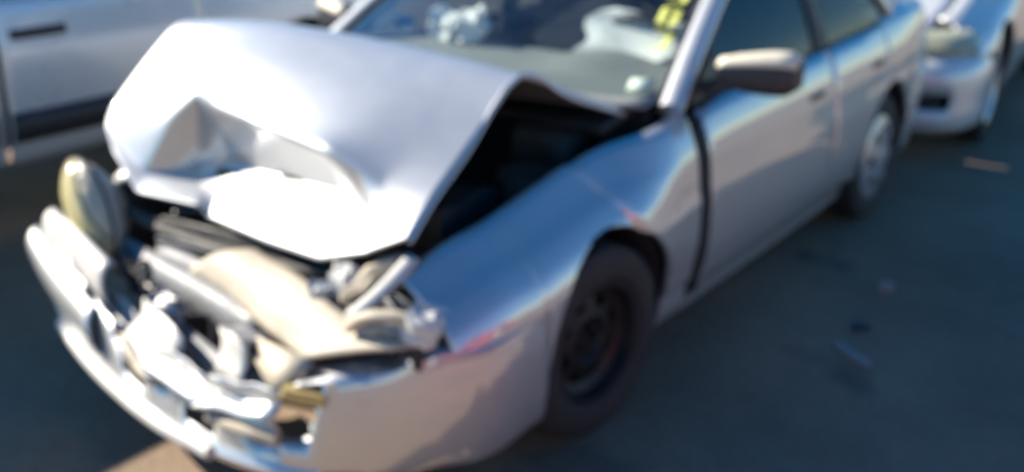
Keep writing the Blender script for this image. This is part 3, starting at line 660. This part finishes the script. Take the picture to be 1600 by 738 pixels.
for sd in (1, -1):
    sheet('inner_fender', [[Vector((.60*sd, y, .30)), Vector((.615*sd, y, .55)), Vector((.63*sd, y, B0.ZS(y)-.02))] for y in np.linspace(-.56, .46, 10)], ENGINE, car, .008)
    revolve('strut_tower', [(-.1, .0), (-.1, .085), (0, .10), (.16, .12)], ENGINE, car, 20, loc=(0, 0, 0)).matrix_local = Matrix.Translation((.50*sd, .10, .66)) @ Matrix.Rotation(math.pi/2, 4, 'Y')
box('cowl_panel', (0, .37, .885), (1.32, .20, .03), BLACKPL, car, rot=(.15, 0, 0))
for sx, ln in ((.30, .5), (-.25, .42)): tube('wiper_arm', [(sx+.2, .36, .925), (sx, .33, .945), (sx-ln*.7, .36, .955)], .009, BLACKPL, car, seg=6)
box('brake_booster', (.42, .36, .74), (.24, .18, .22), ENGINE, car, bevel=.05)
# ---- interior pieces and marks
crumpled('driver_airbag', (.36, .985, .965), (.34, .12, .22), AIRBAG, car, (-.5, .1, .05), .16, 41, 7)
crumpled('passenger_airbag', (-.37, .80, 1.015), (.11, .09, .09), AIRBAG, car, (.2, .3, 0), .2, 42, 5)
crumpled('passenger_airbag', (-.24, .80, 1.025), (.10, .08, .10), AIRBAG, car, (.1, -.3, .2), .2, 43, 5)
crumpled('rear_headrest', (.42, 2.46, 1.0), (.34, .13, .20), MAROON, car, (-.25, 0, 0), .04, 44, 5)
crumpled('door_panel_trim', (.68, 1.2, .74), (.04, .9, .22), FABRIC, car, (0, 0, 0), .03, 45, 4)
tube('seat_belt', [(.62, 1.78, 1.22), (.60, 1.72, 1.0), (.55, 1.68, .8)], .024, FABRIC, car, flat=.15)
# yard number painted on the glass, run down the windshield edge
def wpt(u, v): return windshield_pt(u, v)+Vector((0, -.004, .006))
for u0, v0, u1, v1 in [(.875+(a-.86)*.75, .06+b*1.02, .875+(c-.86)*.75, .06+d*1.02) for a, b, c, d in ((.80, .66, .90, .66), (.80, .66, .81, .58), (.81, .585, .90, .58), (.90, .585, .895, .50), (.895, .50, .80, .51), (.815, .46, .90, .455), (.90, .455, .89, .36), (.89, .36, .815, .37), (.815, .37, .815, .46), (.82, .32, .915, .31), (.915, .31, .90, .23), (.83, .24, .90, .23))]:
    a, b2 = wpt(u0, v0), wpt(u1, v1); tube('yard_mark', [a, a.lerp(b2, .5)+Vector((.002, 0, .001)), b2], .012, MARK, ws, flat=.12, seg=6)
sheet('windshield_sticker', [[wpt(.84, .06), wpt(.84, .12)], [wpt(.93, .07), wpt(.93, .13)]], STICK, ws, .002)

# ================================================================== pickup beside it
truck = empty('pickup_truck', (-2.92, 1.64, 0), 'white pickup truck with black door handle and black side moulding beside the crashed car', 'truck', rz=math.pi)
BT = Body(wb=2.85, zb=.35, arch=.40, wr=.345,
          W=[(-.85, .80), (-.6, .85), (0, .865), (2, .868), (3.6, .865), (3.95, .85)], ZS=[(-.85, .92), (-.4, .98), (.5, 1.04), (1.7, 1.06), (1.74, 1.06), (1.80, 1.31), (4, 1.31)],
          PR=[(0, .955), (.15, .985), (.30, 1.0), (.55, 1.0), (.72, .995), (.76, .985), (.9, .97), (1, .945)], PRF=[(0, .955), (.15, .985), (.30, 1.0), (.55, 1.0), (.72, .99), (.85, .975), (1, .93)])
for sd in (1, -1):
    side_panel(BT, 'front_fender', -.80, .66, sd, WHITE, truck, top=((.06, .02), (.12, .025)))
    dr = side_panel(BT, 'door', .672, 1.715, sd, WHITE, truck)
    side_panel(BT, 'bed_side', 1.745, 3.90, sd, WHITE, truck, top=((.03, .008), (.08, .008), (.085, -.05)))
    for nm, ya, yb in (('side_moulding', .68, 1.71), ('side_moulding', 1.78, 2.43)):
        rows = [[BT.pt(y, BT.hz(y, z), sd, -.034+.010*abs(j-1)) for j, z in enumerate((.45, .515, .58))] for y in np.linspace(ya, yb, 12)]
        sheet(nm, rows, TRIM, dr if ya < 1 else truck, .016)
    p = BT.pt(1.53, BT.hz(1.53, .90), sd)
    box('door_handle', (p.x+.012*sd, p.y, p.z), (.03, .27, .05), BLACKPL, dr, bevel=.012)
    box('handle_bezel', (p.x-.004*sd, p.y, p.z), (.022, .305, .075), TRIM, dr, bevel=.015)
    arch_liner(BT, 0, sd, truck); arch_liner(BT, 2.85, sd, truck)
    wheel(truck, sd, 0, .745, .345, 'alloy', rr=.20, wd=.22); wheel(truck, sd, 2.85, .745, .345, 'alloy', rr=.20, wd=.22)
    # cab sides
    def TG(y, s): x = .81+(.66-.81)*s; return Vector((x*sd, y, 1.07+(1.62-1.07)*s))
    rows = [[TG(.78+.42*s+(1.62-.78-.42*s)*i/8, s) for s in np.linspace(0, .95, 6)] for i in range(9)]
    V, F = gridmesh(rows); mk('side_window', V, F if sd > 0 else flipf(F), TINT, dr)
    tube('window_frame', [rows[0][j] for j in range(6)]+[rows[i][5] for i in range(1, 9)]+[rows[8][j] for j in range(4, -1, -1)]+[rows[0][0]], .02, TRIM, dr, smooth_path=False, seg=6)
    tube('front_pillar', [TG(.62, 0), TG(.85, .5), TG(1.12, 1.)], .045, WHITE, truck)
    sheet('rear_pillar', [[TG(1.64, s), TG(1.73, s)] for s in np.linspace(0, 1, 5)], WHITE, truck, .05)
    mir = box('door_mirror', (.98*sd, .86, 1.14), (.20, .10, .15), BLACKPL, truck, bevel=.03)
sheet('roof', patch(lambda u, v: Vector(((2*u-1)*.67, 1.10+.64*v, 1.63+.035*math.sin(v*3.14)*(1-(2*u-1)**2*.5)+.02*(1-(2*u-1)**2))), 10, 8), WHITE, truck, .03)
mk('windshield', *gridmesh(patch(lambda u, v: Vector(((2*u-1)*(.78-.12*v), .52+.6*v-.12*(1-(2*u-1)**2)*(1-v*.5), 1.05+.58*v)), 10, 6)), GLASS, truck)
mk('rear_window', *gridmesh(patch(lambda u, v: Vector(((2*u-1)*(.72-.08*v), 1.735, 1.12+.44*v)), 4, 3)), TINT, truck)
sheet('hood', patch(lambda u, v: Vector(((2*u-1)*(.72), -.78+1.25*v-.06*(1-(2*u-1)**2), .945+.12*v+.04*(1-(2*u-1)**2))), 12, 10), WHITE, truck, .012)
box('cab_rear_panel', (0, 1.725, .72), (1.58, .03, .74), WHITE, truck); box('bed_floor', (0, 2.85, .66), (1.50, 2.10, .04), GREYPL, truck); box('bed_front_panel', (0, 1.772, .86), (1.66, .07, .84), WHITE, truck)
box('tailgate', (0, 3.90, .92), (1.56, .045, .62), WHITE, truck, bevel=.012); box('rear_bumper', (0, 4.0, .54), (1.70, .14, .17), CHROME, truck, bevel=.03)
for sd in (1, -1):
    box('tail_light', (.80*sd, 3.915, .88), (.10, .04, .30), REDLENS, truck, bevel=.01); box('headlight', (.62*sd, -.84, .78), (.28, .06, .16), LENS, truck, bevel=.02)
box('grille', (0, -.84, .78), (.92, .05, .17), BLACKPL, truck, bevel=.015); box('front_bumper', (0, -.90, .55), (1.72, .16, .20), CHROME, truck, bevel=.05); box('front_panel', (0, -.80, .74), (1.62, .05, .40), WHITE, truck, bevel=.03)
box('chassis', (0, 1.5, .42), (1.35, 4.4, .10), UNDER, truck)
seat(truck, .36, 1.25, DARKFAB); seat(truck, -.36, 1.25, DARKFAB)

# ================================================================== other cars
c2 = empty('parked_sedan', (.07, 4.25, 0), 'light silver sedan with hazed headlights parked nose to tail behind the crashed car', 'car', rz=R(4))
c2.scale = (1.03, 1.0, 1.08)
sedan(c2, Body(), SILVER2, ('alloy', 'alloy'), seatm=DARKFAB)
c3 = empty('parked_sedan', (4.55, .6, 0), 'red sedan parked across the lane, mirrored in the crashed car fender', 'car', rz=R(182))
sedan(c3, Body(), RED, ('cover', 'cover'), seatm=DARKFAB)

DULL = mat('dirty_plastic', (.30, .30, .30), .6, 0, 0, .2, 20, dust=.3)
# ================================================================== debris on the ground
o = crumpled('plastic_shard', (1.18, 1.66, .018), (.05, .04, .03), DULL, None, (0, 0, .4), .1, 51); tag(o, 'small pale chip on the asphalt beside the front door', 'debris')
o = strip('trim_strip', [(1.20, 1.055, .012), (1.26, 1.005, .014), (1.345, .955, .012)], .035, (.5, .8, .1), DULL, None, .008); tag(o, 'broken grey trim strip lying flat on the asphalt', 'debris')
o = crumpled('plastic_shard', (1.22, 1.25, .012), (.06, .045, .018), TRIM, None, (0, 0, 1.1), .2, 53); tag(o, 'small dark fragment on the asphalt between chip and trim strip', 'debris')
